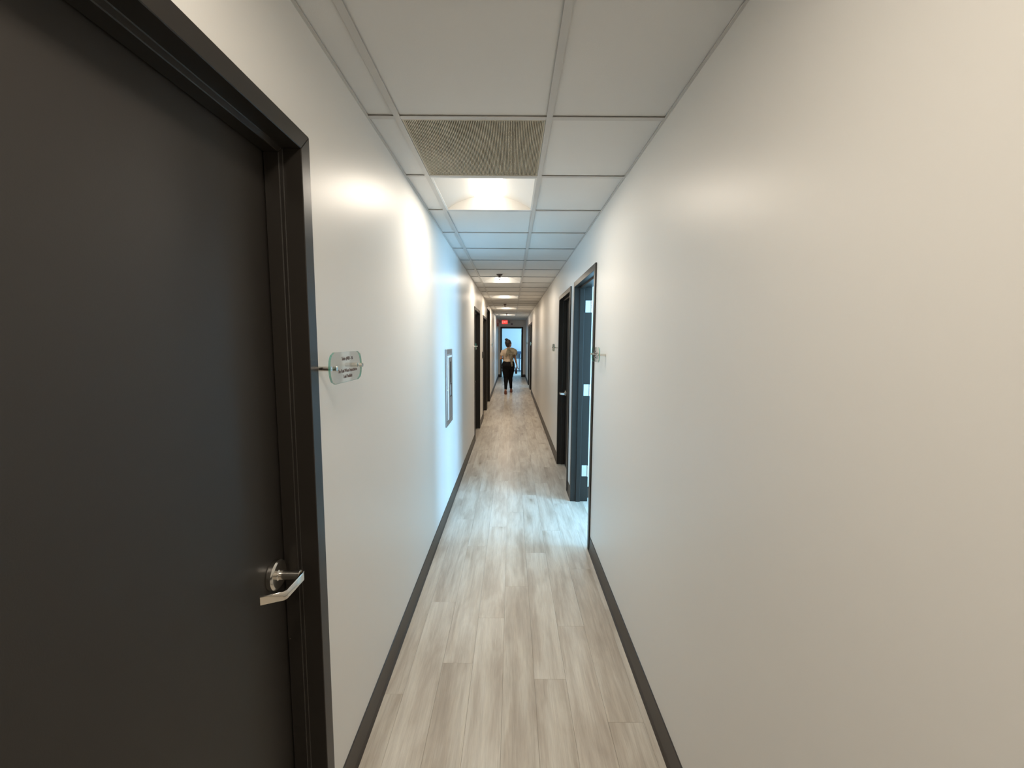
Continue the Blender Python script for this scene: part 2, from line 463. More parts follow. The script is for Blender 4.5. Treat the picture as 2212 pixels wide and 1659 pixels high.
def window(n, x, y0, y1, z0, z1, label):
    w = empty('window_%d' % n, (x, (y0 + y1) / 2, z0)); tag(w, label, 'window', kind='structure')
    def part(name, m, a, c, d, e, dx=0.05, o=0.03):
        b = MB().box(o, o + dx, a - (y0 + y1) / 2, c - (y0 + y1) / 2, d - z0, e - z0); return b.build(name, m, w)
    part('window_frame', M['dark'], y0, y0 + 0.05, z0, z1); part('window_frame', M['dark'], y1 - 0.05, y1, z0, z1)
    part('window_frame', M['dark'], y0 + 0.05, y1 - 0.05, z0, z0 + 0.05); part('window_frame', M['dark'], y0 + 0.05, y1 - 0.05, z1 - 0.05, z1)
    ym = (y0 + y1) / 2
    part('mullion', M['dark'], ym - 0.02, ym + 0.02, z0 + 0.05, z1 - 0.05)
    part('pane', M['glasspane'], y0 + 0.05, ym - 0.02, z0 + 0.05, z1 - 0.05, 0.006, 0.055)
    part('pane', M['glasspane'], ym + 0.02, y1 - 0.05, z0 + 0.05, z1 - 0.05, 0.006, 0.055)
    part('window_sill', M['white'], y0 - 0.03, y1 + 0.03, z0 - 0.03, z0, 0.10, -0.06)
room('office', XR + WT, 3.7, 0.5, 4.26, (1.30, 3.60, 0.25, 2.15), 'office behind the open blue-lit doorway')
window(1, 3.7, 1.30, 3.60, 0.25, 2.15, 'dark-framed window of the office behind the open doorway')
room('far_office', XR + WT, 3.7, 12.6, 16.0, (13.3, 15.1, 0.55, 2.35), 'office far down the corridor')
window(2, 3.7, 13.3, 15.1, 0.55, 2.35, 'dark-framed window of the office far down the corridor')
# end room
b = MB(); t = 0.08; H2 = 2.7
b.box(-2.3, 2.7, 22.75, 22.83, 0, H2).box(-2.3, -2.2, YE + 0.13, 22.75, 0, H2)
b.box(2.6, 2.7, YE + 0.13, 19.35, 0, H2).box(2.6, 2.7, 22.05, 22.75, 0, H2).box(2.6, 2.7, 19.35, 22.05, 0, 0.55).box(2.6, 2.7, 19.35, 22.05, 2.45, H2)
tag(b.build('wall_end_room', M['wall']), 'white walls of the bright room beyond the end doorway', 'wall', kind='structure')
tag(MB().box(-2.3, 2.7, YE + 0.01, 22.83, H2, H2 + 0.05).build('ceiling', M['white']), 'white ceiling of the bright room beyond the end doorway', 'ceiling', kind='structure')
window(3, 2.6, 19.35, 22.05, 0.55, 2.45, 'dark-framed window of the bright room beyond the end doorway')

# ------------------------------------------------------------------ hollow-metal door frames and doors
PROF = [(-0.012, 0.0), (-0.012, 0.05), (0.040, 0.05), (0.042, 0.066), (0.084, 0.066), (0.086, 0.05), (0.162, 0.05), (0.162, 0.0), (WT, 0.0), (WT, LIP), (0.0, LIP), (0.0, 0.0)]
def frame_parts(root, X, Y0, Y1, H, prof=PROF, m=None):
    """X(d): depth -> world x ; frame runs between Y0 and Y1. Coordinates relative to root location (0,0,0 parent)."""
    m = m or M['black']
    for sgn, ye in ((1, Y0), (-1, Y1)):
        MB().loft([[(X(d), ye + sgn * w, 0) for d, w in prof], [(X(d), ye + sgn * w, H - w) for d, w in prof]]).build('frame_jamb', m, root, bevel=0.0018)
    MB().loft([[(X(d), Y0 + w, H - w) for d, w in prof], [(X(d), Y1 - w, H - w) for d, w in prof]]).build('frame_head', m, root, bevel=0.0018)

def lever(root, X, yc, zc, d0, sgn, mt=None):
    """lever set: rose and neck on the leaf face at depth d0, lever runs along sgn*y and returns to the door"""
    mt = mt or M['chrome']
    h = empty('lever_handle'); h.parent = root
    ax = Vector((X(0) - X(1), 0, 0)).normalized()
    o = Vector((X(d0), yc, zc))
    MB().lathe([(0, 0.042), (0.013, 0.042), (0.0165, 0.0385), (0.017, 0.034)], o, ax, 32).build('rose', mt, h, smooth=True)
    MB().lathe([(0.016, 0.018), (0.02, 0.0135), (0.075, 0.0125), (0.077, 0.010)], o, ax, 24).build('neck', mt, h, smooth=True)
    # flat bar: out at 0.078, along y 0.10, then back toward the door
    L = MB(); pts = [(0.070, -sgn * 0.010), (0.082, -sgn * 0.006), (0.086, sgn * 0.008), (0.085, sgn * 0.092), (0.081, sgn * 0.099), (0.032, sgn * 0.122)]
    rings = []
    for i, (dx, dy) in enumerate(pts):
        p = o + ax * dx + Vector((0, dy, 0))
        a = pts[min(i + 1, len(pts) - 1)]; c = pts[max(i - 1, 0)]
        t = (ax * (a[0] - c[0]) + Vector((0, a[1] - c[1], 0))).normalized()
        nrm = t.cross(Vector((0, 0, 1)))
        hh = 0.012; th = 0.0035
        rings.append([p + nrm * th + Vector((0, 0, hh)), p + nrm * th - Vector((0, 0, hh)), p - nrm * th - Vector((0, 0, hh)), p - nrm * th + Vector((0, 0, hh))])
    L.loft(rings).build('lever', mt, h, bevel=0.0015, smooth=True)
    return h

def hinge(root, X, ye, z, dd, direction):
    """butt hinge on a jamb reveal: leaf plate flat on the jamb, knuckle at the room side"""
    h = empty('hinge'); h.parent = root
    s = direction
    a, c = sorted((ye, ye + s * 0.003))
    x0, x1 = sorted((X(dd[0]), X(dd[1])))
    MB().box(x0, x1, a, c, z - 0.057, z + 0.057).build('hinge_plate', M['steel'], h, bevel=0.0008)
    for i in range(5):
        MB().lathe([(0, 0.0075), (0.0215, 0.0075)], (X(dd[1]) + (X(1) - X(0)) * 0.006, ye + s * 0.006, z - 0.057 + i * 0.0232), (0, 0, 1), 12).build('knuckle', M['steel'], h, smooth=True)

labels = {
    0: ('shut black door with silver lever beside the suite sign', 'lever'),
    1: ('shut black door just past the extinguisher cabinet', None),
    2: ('shut black door next to the black oval reader', None),
    3: ('tallest black door, its frame reaching close to the ceiling', None),
    4: ('open doorway in a black frame with silver hinges, lit blue by daylight', 'open'),
    5: ('shut black door with silver lever next to the open blue-lit doorway', 'lever'),
    6: ('shut black door ahead of the walking person, nearer of that pair to the open blue-lit doorway', 'lever'),
    7: ('black-framed doorway closest to the end wall', 'open')}
LEAF_D = 0.087
for i, (s, y0, y1, h, closed) in enumerate(DOORS):
    root = empty('door_%d' % (i + 1), ((XL if s < 0 else XR), (y0 + y1) / 2, 0))
    tag(root, labels[i][0], 'door', kind='structure')
    X = (lambda d, s=s: s * d)
    yc = (y0 + y1) / 2; a, c = y0 - yc, y1 - yc
    frame_parts(root, X, a, c, h)
    if closed:
        x0, x1 = sorted((X(LEAF_D), X(LEAF_D + 0.044)))
        MB().box(x0, x1, a + 0.053, c - 0.053, 0.008, h - 0.053).build('door_leaf', M['leaf'], root, bevel=0.0015)
        # levers sit on the latch side
        if s < 0:
            lever(root, X, *((c - 0.117, 0.957, LEAF_D - 0.001, -1) if i == 0 else (a + 0.117, 0.957, LEAF_D - 0.001, 1)))
        else:
            lever(root, X, a + 0.117 if i == 6 else c - 0.117, 0.957, LEAF_D - 0.001, 1 if i == 6 else -1)
    else:
        for z in (0.32, 1.14, 1.955):
            hinge(root, X, c - 0.05, z, (0.098, 0.150), -1)
        if i == 7:
            MB().box(X(0.172), X(0.172 + 0.92), c - 0.098, c - 0.054, 0.008, h - 0.055).build('door_leaf', M['leaf'], root, bevel=0.0015)

# end doorway
root = empty('door_9', (0, YE, 0)); tag(root, 'black-framed end doorway opening onto the bright blue room', 'door', kind='structure')
def build_end_frame():
    prof = [(-0.012, 0.0), (-0.012, 0.055), (0.05, 0.055), (0.052, 0.070), (0.094, 0.070), (0.096, 0.055), (0.142, 0.055), (0.142, 0.0), (0.13, 0.0), (0.13, LIP), (0.0, LIP), (0.0, 0.0)]
    for sgn, xe in ((1, EX0), (-1, EX1)):
        MB().loft([[(xe + sgn * w, d, 0) for d, w in prof], [(xe + sgn * w, d, EH - w) for d, w in prof]]).build('frame_jamb', M['black'], root, bevel=0.0018)
    MB().loft([[(EX0 + w, d, EH - w) for d, w in prof], [(EX1 - w, d, EH - w) for d, w in prof]]).build('frame_head', M['black'], root, bevel=0.0018)
    # leaf swung 90 degrees into the room, hinged at the right jamb
    MB().box(EX1 - 0.056, EX1 - 0.012, 0.15, 1.02, 0.008, EH - 0.07).build('door_leaf', M['leaf'], root, bevel=0.0015)
    for z in (0.3, 1.1, 1.95):
        h = empty('hinge'); h.parent = root
        MB().box(EX1 - 0.059, EX1 - 0.0555, 0.10, 0.142, z - 0.055, z + 0.055).build('hinge_plate', M['steel'], h)
        MB().lathe([(0, 0.008), (0.11, 0.008)], (EX1 - 0.066, 0.146, z - 0.055), (0, 0, 1), 12).build('knuckle', M['steel'], h, smooth=True)
build_end_frame()

# ------------------------------------------------------------------ recessed troffer lights
def make_light(k):
    xm = XB + TILE / 2
    root = empty('ceiling_light', (xm, G0 + TILE * (k + 0.5), CEIL))
    w = TILE / 2 - 0.012; hgt = 0.092
    N = 20
    def arch(u): return 0.004 + hgt * (1 - abs(u) ** 2.2)
    pts = [(-w + 2 * w * i / N) for i in range(N + 1)]
    sec = [(x, arch(x / w)) for x in pts]
    outer = [(x, arch(x / w) + 0.004) for x in pts]
    poly = sec + outer[::-1]
    MB().prism(poly, 'y', -w, w).build('reflector', M['white_metal'], root, smooth=True)
    for sy in (-1, 1):
        ep = [(x, arch(x / w) + 0.003) for x in pts] + [(w, 0.0), (-w, 0.0)]
        y0, y1 = sorted((sy * w, sy * (w - 0.003)))
        MB().prism(ep, 'y', y0, y1).build('end_plate', M['white_metal'], root)
    fr = MB()
    for a in ((-w, w, -w, -w + 0.012), (-w, w, w - 0.012, w), (-w, -w + 0.012, -w + 0.012, w - 0.012), (w - 0.012, w, -w + 0.012, w - 0.012)):
        fr.box(a[0], a[1], a[2], a[3], 0.0, 0.004)
    fr.build('trim', M['white_metal'], root)
    # basket lens: bulging diffuser running along the fixture
    ln = []
    for yy, sc in ((-0.255, 0.25), (-0.25, 0.7), (-0.235, 1.0), (0.235, 1.0), (0.25, 0.7), (0.255, 0.25)):
        ring = []
        for i in range(15):
            a = math.pi * i / 14
            ring.append((0.098 * math.cos(a), yy, 0.088 - (0.072 * math.sin(a)) * sc))
        ring += [(-0.098, yy, 0.0945), (0.098, yy, 0.0945)]
        ln.append(ring)
    MB().loft(ln).build('lens', M['lens'], root, smooth=True)
    ld = bpy.data.lights.get('troffer_lamp')
    if ld is None:
        ld = bpy.data.lights.new('troffer_lamp', 'AREA'); ld.shape = 'RECTANGLE'; ld.size, ld.size_y = 0.15, 0.44
        ld.energy = LAMP_WATTS; ld.color = LAMP_COL[:3]; ld.spread = math.radians(175)
    lo = bpy.data.objects.new('lamp', ld); COL.objects.link(lo); lo.parent = root; lo.location = (0, 0, 0.0145)
    return root
LL = {-8: 'lit recessed ceiling light closest to the near end wall', -3: 'lit recessed ceiling light above the black door with the lever',
      1: 'lit recessed ceiling light directly next to the tan return grille', 7: 'lit recessed ceiling light with a sprinkler in the tile before it, past the open doorway',
      11: 'lit recessed ceiling light between the two shut doors past the extinguisher cabinet',
      16: 'lit recessed ceiling light just before the walking person', 21: 'lit recessed ceiling light closest to the exit sign'}
proto = None
for k in LIGHTS:
    if proto is None: proto = o = make_light(k)
    else:
        o = copy_tree(proto); o.location.y = G0 + TILE * (k + 0.5)
        if k >= 11:
            wl = bpy.data.lights.get('warm_troffer_lamp')
            if wl is None:
                wl = bpy.data.lights['troffer_lamp'].copy(); wl.name = 'warm_troffer_lamp'; wl.energy = WARM_WATTS; wl.color = WARM_COL
            for c in o.children:
                if c.type == 'LIGHT': c.data = wl
    if k < 0:       # fixtures of the same row behind the camera
        nm = 'near' if k == -3 else 'back'
        o.name = 'ceiling_light_%s_offscreen' % nm
        for c in o.children:
            if c.type == 'LIGHT': c.name = 'troffer_lamp_%s_offscreen' % nm
            elif c.name.startswith('lens'): c.name = 'lens_%s_offscreen' % nm
    tag(o, LL[k], 'ceiling light', 'recessed troffers along the corridor ceiling')

# ------------------------------------------------------------------ return-air grille
def make_grille():
    root = empty('return_air_grille', (XB + TILE / 2, G0 + TILE * (GRILLE_K + 0.5), CEIL))
    tag(root, 'tan ribbed return-air grille set in the ceiling grid beside the first light', 'vent')
    w = TILE / 2 - 0.013
    f = MB()
    for a in ((-w, w, -w, -w + 0.008), (-w, w, w - 0.008, w), (-w, -w + 0.008, -w + 0.008, w - 0.008), (w - 0.008, w, -w + 0.008, w - 0.008)):
        f.box(a[0], a[1], a[2], a[3], 0.001, 0.012)
    f.build('frame', M['grille'], root)
    MB().box(-w, w, -w, w, 0.012, 0.016).build('back_plate', M['grille'], root)
    s = MB(); n = 80
    for i in range(n):
        x = -w + 0.008 + (2 * w - 0.016) * (i + 0.5) / n
        s.box(x - 0.0021, x + 0.0021, -w + 0.008, w - 0.008, 0.002, 0.012)
    o = s.build('ribs', M['grille'], root); o['kind'] = 'stuff'
make_grille()

# ------------------------------------------------------------------ sprinklers
def make_sprinkler(y, label):
    root = empty('sprinkler', (XB + TILE / 2 - 0.012, y, CEIL)); tag(root, label, 'sprinkler', 'pendent sprinklers in the corridor ceiling')
    d = (0, 0, -1)
    MB().lathe([(-0.004, 0.040), (0.004, 0.040), (0.012, 0.030), (0.016, 0.018)], (0, 0, 0), d, 24).build('escutcheon', M['sprink'], root, smooth=True)
    MB().lathe([(0.010, 0.016), (0.034, 0.014), (0.036, 0.009)], (0, 0, 0), d, 16).build('body', M['sprink'], root, smooth=True)
    a = MB()
    for s in (-1, 1): a.tube([(s * 0.012, 0, -0.03), (s * 0.016, 0, -0.045), (s * 0.005, 0, -0.066)], 0.0028, 8)
    a.build('frame_arms', M['sprink'], root, smooth=True)
    MB().lathe([(0.034, 0.0035), (0.062, 0.0035)], (0, 0, 0), d, 10).build('bulb', M['red'], root, smooth=True)
    dm = MB().lathe([(0.064, 0.006), (0.068, 0.007)], (0, 0, 0), d, 16)
    for i in range(12):
        q = 2 * math.pi * i / 12
        c, s = math.cos(q), math.sin(q)
        dm.loft([[(0.006 * c - 0.002 * s, 0.006 * s + 0.002 * c, -0.068), (0.006 * c + 0.002 * s, 0.006 * s - 0.002 * c, -0.068), (0.006 * c + 0.002 * s, 0.006 * s - 0.002 * c, -0.0695), (0.006 * c - 0.002 * s, 0.006 * s + 0.002 * c, -0.0695)],
                 [(0.017 * c - 0.0026 * s, 0.017 * s + 0.0026 * c, -0.070), (0.017 * c + 0.0026 * s, 0.017 * s - 0.0026 * c, -0.070), (0.017 * c + 0.0026 * s, 0.017 * s - 0.0026 * c, -0.0715), (0.017 * c - 0.0026 * s, 0.017 * s + 0.0026 * c, -0.0715)]])
    dm.build('deflector', M['sprink'], root)
make_sprinkler(5.86, 'pendent ceiling sprinkler just before the first light past the open doorway')
make_sprinkler(10.55, 'pendent ceiling sprinkler above the tallest black door')
make_sprinkler(14.30, 'pendent ceiling sprinkler just before the light closest to the exit sign')

# ------------------------------------------------------------------ lettering
def text_mesh(body, size, align='CENTER', shear=0.0):
    cu = bpy.data.curves.new('lettering', 'FONT'); cu.body = body; cu.size = size; cu.align_x = align; cu.align_y = 'CENTER'
    cu.extrude = 0.0003; cu.offset = 0.00025; cu.resolution_u = 3
    tmp = bpy.data.objects.new('tmp_text', cu); COL.objects.link(tmp)
    bpy.context.view_layer.update()
    me = bpy.data.meshes.new_from_object(tmp.evaluated_get(bpy.context.evaluated_depsgraph_get()))
    bpy.data.objects.remove(tmp, do_unlink=True)
    return me

# ------------------------------------------------------------------ glass suite signs on standoffs
def make_sign(side, y, z, lines, label, hw=0.132, cw=0.096, hh=0.049, out=0.042):
    """local frame: +X along reading direction, +Z up, -Y towards the viewer; wall at local y=0"""
    rz = math.radians(90 if side < 0 else -90)
    # side -1 (left wall): normal +x ; reading direction is +y
    root = empty('suite_sign', ((XL if side < 0 else XR), y, z), rz)
    tag(root, label, 'sign', 'glass suite signs on metal standoffs')
    out_pts = []
    n = 12
    for i in range(n + 1):
        v = -1 + 2 * i / n
        out_pts.append((cw + (hw - cw) * math.sqrt(max(0, 1 - abs(v) ** 2.3)), v * hh))
    poly = out_pts + [(-a, b_) for a, b_ in reversed(out_pts)]
    th = 0.0065
    yf, yb = -(out + th), -out
    # glass: faces clear, rim green
    me = bpy.data.meshes.new('glass_plate'); N = len(poly)
    vv = [(a, yf, c) for a, c in poly] + [(a, yb, c) for a, c in poly]
    ff = [tuple(range(N)), tuple(reversed(range(N, 2 * N)))] + [(i, i + N, (i + 1) % N + N, (i + 1) % N) for i in range(N)]
    me.from_pydata(vv, [], ff); me.materials.append(M['signglass']); me.materials.append(M['signedge'])
    for i, p in enumerate(me.polygons): p.material_index = 0 if i < 2 else 1
    g = link('glass_plate', me, None, root)
    for s in (-1, 1):
        sx = s * 0.110
        MB().lathe([(0.0, 0.0075), (out, 0.0075)], (sx, 0, 0), (0, -1, 0), 20).build('standoff', M['chrome'], root, smooth=True)
        MB().lathe([(out + th, 0.0075), (out + th + 0.010, 0.0075), (out + th + 0.011, 0.0065)], (sx, 0, 0), (0, -1, 0), 20).build('standoff_cap', M['chrome'], root, smooth=True)
    for body, lz, size, squeeze in lines:
        me = text_mesh(body, size); me.materials.append(M['ink'])
        o = link('lettering', me, None, root)
        o.location = (0, yf - 0.0006, lz); o.rotation_euler = (math.radians(90), 0, 0); o.scale = (squeeze, 1, 1)
    return root
make_sign(-1, 1.386, 1.535, [('Suite #400 - E6', 0.0275, 0.0158, 0.95), ('The Real Wom Association', -0.0115, 0.0158, 0.92), ('Leal Hobbitt', -0.030, 0.0158, 0.92)],
          'clear glass sign lettered with three lines beside the shut door with the lever')
four_line_sign = make_sign(1, 2.872, 1.533, [],
          'glass sign with four small lines beside the open blue-lit doorway')
# its four printed lines are too blurred to read: rows of small ink strokes
for lz, words in ((0.0215, (0.030, 0.034)), (0.0075, (0.070, 0.030)), (-0.0075, (0.040,)), (-0.0205, (0.034, 0.042))):
    x = -(sum(words) + 0.008 * (len(words) - 1)) / 2; ln_ = MB()
    for w_ in words:
        n_ = int(w_ / 0.0062)
        for q in range(n_):
            xx = x + q * w_ / n_
            ln_.box(xx, xx + 0.0044, -0.0492, -0.0487, lz - 0.0034, lz + (0.0048 if q % 3 == 0 else 0.0026))
        x += w_ + 0.008
    o = ln_.build('print_line', M['ink'], four_line_sign); o['kind'] = 'stuff'
make_sign(-1, 6.45, 1.53, [], 'glass sign on standoffs at the door past the extinguisher cabinet', hw=0.12, cw=0.09)
make_sign(1, 5.76, 1.53, [], 'glass sign on standoffs past the shut door with lever next to the open doorway', hw=0.12, cw=0.09)
make_sign(-1, 11.75, 1.50, [], 'glass sign on standoffs past the tallest black door', hw=0.12, cw=0.09)
make_sign(1, 12.68, 1.53, [], 'glass sign on standoffs before the pair of doors ahead of the walking person', hw=0.12, cw=0.09)
make_sign(1, 15.85, 1.53, [], 'glass sign on standoffs closest to the end wall', hw=0.12, cw=0.09)

# black oval reader by the third door on the cabinet side
root = empty('card_reader', (XL, 8.47, 1.33)); tag(root, 'black oval card reader on the wall beside a shut door', 'card reader')
pl = [(0.042 * math.cos(a), 0.068 * math.sin(a)) for a in (2 * math.pi * i / 28 for i in range(28))]
MB().prism(pl, 'x', 0, 0.03).build('housing', M['dark'], root, bevel=0.004, smooth=True)
MB().prism([(a * 0.7, c * 0.8) for a, c in pl], 'x', 0.029, 0.034).build('face', M['dark'], root, bevel=0.002, smooth=True)
MB().lathe([(0, 0.004), (0.0015, 0.004)], (0.034, 0, 0.03), (1, 0, 0), 10).build('indicator', M['red'], root)

# ------------------------------------------------------------------ extinguisher cabinet on the left wall
def make_cabinet():
    y0, y1, z0, z1 = 3.715, 4.10, 0.845, 1.54
    root = empty('extinguisher_cabinet', (XL, (y0 + y1) / 2, z0)); tag(root, 'grey recessed extinguisher cabinet with white-edged door on the blue-lit wall', 'cabinet')
    w, h = (y1 - y0) / 2, z1 - z0
    def rect(name, ya, yb, za, zb, xa, xb, m, bev=0.0015):
        return MB().box(xa, xb, ya, yb, za, zb).build(name, m, root, bevel=bev)
    t = 0.045
    rect('frame', -w, -w + t, 0, h, 0.0005, 0.012, M['taupe']); rect('frame', w - t, w, 0, h, 0.0005, 0.012, M['taupe'])
    rect('frame', -w + t, w - t, 0, t, 0.0005, 0.012, M['taupe']); rect('frame', -w + t, w - t, h - t, h, 0.0005, 0.012, M['taupe'])
    door = rect('cabinet_door', -w + t + 0.006, w - t - 0.006, t + 0.006, h - t - 0.006, 0.001, 0.014, M['taupe'])
    # white rounded stile down the hinge side
    st = MB().box(0.0135, 0.0185, -w + t + 0.022, -w + t + 0.058, t + 0.010, h - t - 0.012)
    st.build('door_edge', M['white_metal'], root, bevel=0.0022, bseg=3, smooth=True)
    MB().box(0.0135, 0.0175, -w + t + 0.056, w - t - 0.02, h - t - 0.030, h - t - 0.012).build('door_edge', M['white_metal'], root, bevel=0.0015)
    ww = 0.055
    yc = 0.055
    g = MB().box(0.0142, 0.016, yc - ww / 2, yc + ww / 2, h * 0.55, h - t - 0.07).build('window_pane', M['dark'], root)
    pull = MB().box(0.0142, 0.018, yc - 0.03, yc + 0.045, h * 0.36, h * 0.36 + 0.006).box(0.0142, 0.018, yc - 0.03, yc + 0.045, h * 0.53, h * 0.53 + 0.006).box(0.0142, 0.018, yc + 0.039, yc + 0.045, h * 0.36, h * 0.53)
    pull.build('pull_trim', M['dark'], root)
    MB().box(0.0142, 0.0165, yc - 0.028, yc + 0.036, h * 0.38, h * 0.52).build('pull', M['taupe'], root, bevel=0.001)
    MB().lathe([(0, 0.008), (0.006, 0.008), (0.008, 0.006)], (0.012, -w + t - 0.012, h * 0.48), (1, 0, 0), 14).build('latch', M['chrome'], root, smooth=True)
make_cabinet()

# ------------------------------------------------------------------ exit sign with emergency heads, alarm strobe
def make_exit():
    zc = 2.425
    root = empty('exit_sign', (-0.31, YE, zc)); tag(root, 'glowing red exit sign with small lamp heads above the end doorway', 'exit sign')
    MB().box(-0.135, 0.135, -0.05, 0, -0.095, 0.083).build('housing', M['white_metal'], root, bevel=0.006)
    MB().box(-0.127, 0.127, -0.053, -0.049, -0.087, 0.076).build('face', M['exit_face'], root)
    me = text_mesh('EXIT', 0.15); me.materials.append(M['exit_letter'])
    o = link('lettering', me, None, root); o.location = (0, -0.0545, -0.008); o.rotation_euler = (math.radians(90), 0, 0); o.scale = (0.82, 1, 1)
    for s in (-1, 1):
        MB().box(*sorted((s * 0.135, s * 0.165)), -0.035, -0.01, -0.02, 0.02).build('lamp_arm', M['taupe'], root, bevel=0.003)
        MB().lathe([(0, 0.028), (0.03, 0.036), (0.055, 0.038), (0.058, 0.034)], (s * 0.20, -0.015, 0), (0, -1, -0.25), 20).build('lamp_head', M['taupe'], root, smooth=True)
make_exit()
root = empty('wall_sensor', (-0.005, YE, 2.335)); tag(root, 'small plum-grey round sensor on the wall above the end doorway', 'sensor')
_plum = mat('plum_plastic', (0.22, 0.16, 0.21), 0.5)
MB().box(-0.045, -0.030, -0.012, 0, -0.036, 0.036).build('bracket', _plum, root, bevel=0.003)
MB().lathe([(0, 0.036), (0.012, 0.036), (0.026, 0.026), (0.034, 0.010)], (0.012, 0, 0), (0, -1, 0), 24).build('dome', _plum, root, smooth=True)
root = empty('fire_alarm', (XL, 17.35, 2.26)); tag(root, 'red fire alarm strobe high on the wall near the exit sign', 'fire alarm')
MB().box(0, 0.045, -0.06, 0.06, -0.07, 0.07).build('housing', M['red'], root, bevel=0.008)
MB().box(0.045, 0.07, -0.02, 0.02, -0.05, 0.03).build('strobe_lens', M['white'], root, bevel=0.006)
MB().tube([(0.012, 0, 0.07), (0.012, 0, CEIL - 2.26)], 0.010, 10).build('conduit', M['red'], root, smooth=True)

# ------------------------------------------------------------------ counter in the end room
def make_counter():
    root = empty('reception_counter', (0.1, 22.35, 0)); tag(root, 'blue-grey topped white counter in the bright room past the end doorway', 'counter')
    MB().box(-0.9, 1.1, -0.20, 0.25, 0.93, 1.045).build('counter_top', M['slate'], root, bevel=0.004)
    MB().box(-0.9, 1.1, -0.14, -0.10, 0.68, 0.715).build('rail', M['slate'], root, bevel=0.003)
    for x in (-0.85, 0.33, 1.05):
        MB().box(x - 0.012, x + 0.012, -0.14, 0.2, 0.0, 0.93).build('upright', M['slate'], root, bevel=0.002)
    MB().box(-0.9, 1.1, -0.09, -0.07, 0.05, 0.68).build('front_panel', M['white'], root)
    MB().box(-0.9, 1.1, 0.1, 0.12, 0.05, 0.93).build('back_panel', M['white'], root)
    MB().box(-0.88, 1.08, -0.06, 0.09, 0.0, 0.05).build('plinth', M['slate'], root)
make_counter()

# ------------------------------------------------------------------ the walking person (seen from behind)
PX, PY = -0.098, 12.95
def organic(name, mb, m, parent, voxel, smooth_it=6, loc=(0, 0, 0), disp=None):
    me = bpy.data.meshes.new(name); me.from_pydata([tuple(p) for p in mb.v], [], mb.f)
    bm = bmesh.new(); bm.from_mesh(me); bmesh.ops.recalc_face_normals(bm, faces=bm.faces); bm.to_mesh(me); bm.free()
    tmp = bpy.data.objects.new('tmp', me); COL.objects.link(tmp)
    md = tmp.modifiers.new('r', 'REMESH'); md.mode = 'VOXEL'; md.voxel_size = voxel
    sm = tmp.modifiers.new('s', 'SMOOTH'); sm.iterations = smooth_it; sm.factor = 0.5
    bpy.context.view_layer.update()
    out = bpy.data.meshes.new_from_object(tmp.evaluated_get(bpy.context.evaluated_depsgraph_get()))
    bpy.data.objects.remove(tmp, do_unlink=True)
    if disp:
        amp, sc = disp
        ns = [v.normal.copy() for v in out.vertices]
        for v, n_ in zip(out.vertices, ns):
            v.co += n_ * amp * (mnoise.noise(Vector((v.co.x * sc, v.co.y * sc, v.co.z * sc * 0.6))) + 0.45 * mnoise.noise(Vector((v.co.x * sc * 2.6, v.co.y * sc * 2.6, v.co.z * sc * 1.2))))
    for p in out.polygons: p.use_smooth = True
    out.materials.clear(); out.materials.append(m)
    out.name = name
    o = bpy.data.objects.new(name, out); COL.objects.link(o); o.location = loc
    if parent: o.parent = parent
    return o

def ring(cx, cy, z, rx, ry, n=20):
    return [(cx + rx * math.cos(2 * math.pi * i / n), cy + ry * math.sin(2 * math.pi * i / n), z) for i in range(n)]
TORSO = [(0.80, 0, -.015, .165, .125), (0.86, 0, -.022, .190, .140), (0.92, 0, -.015, .182, .130), (0.98, 0, 0, .158, .112), (1.06, 0, .005, .142, .102), (1.15, 0, 0, .150, .104),
         (1.24, 0, -.005, .165, .108), (1.31, 0, -.005, .168, .100), (1.35, 0, 0, .128, .080), (1.385, 0, .005, .074, .060), (1.41, 0, .01, .054, .054), (1.47, 0, .018, .050, .052)]
def torso(mb, lo, hi, grow):
    rs = [ring(cx, cy, z, rx + grow, ry + grow) for z, cx, cy, rx, ry in TORSO if lo <= z <= hi]
    mb.loft(rs)
SH_L, EL_L, WR_L = (-.168, 0, 1.300), (-.240, -.035, 1.065), (-.185, .19, 1.07)
SH_R, EL_R, WR_R = (.165, 0, 1.300), (.205, -.03, 1.085), (.262, .02, .865)
HIP_L, KN_L, AN_L = (-.092, -.01, .83), (-.066, -.03, .46), (-.080, -.235, .105)
HIP_R, KN_R, AN_R = (.092, -.005, .83), (.060, .12, .48), (.088, .255, .09)
def lerp(a, b_, t): return tuple(a[i] + (b_[i] - a[i]) * t for i in range(3))
def leg(mb, h, k, a, g):
    pts = [h, lerp(h, k, .35), lerp(h, k, .75), k, lerp(k, a, .25), lerp(k, a, .6), a]
    mb.tube(pts, [.105 + g, .098 + g, .080 + g, .065 + g, .060 + g, .045 + g, .034 + g], 16, up=(0, 1, 0.001))
def arm(mb, s, e, w, g, end=1.0):
    if end >= 1: mb.tube([lerp(s, e, -.06), lerp(s, e, .15), lerp(s, e, .6), e, lerp(e, w, .3), w], [.050 + g, .049 + g, .041 + g, .036 + g, .036 + g, .024 + g], 14)
    else: mb.tube([lerp(s, e, -.08), lerp(s, e, .1), lerp(s, e, end)], [.046 + g, .047 + g, .046 + g], 14)
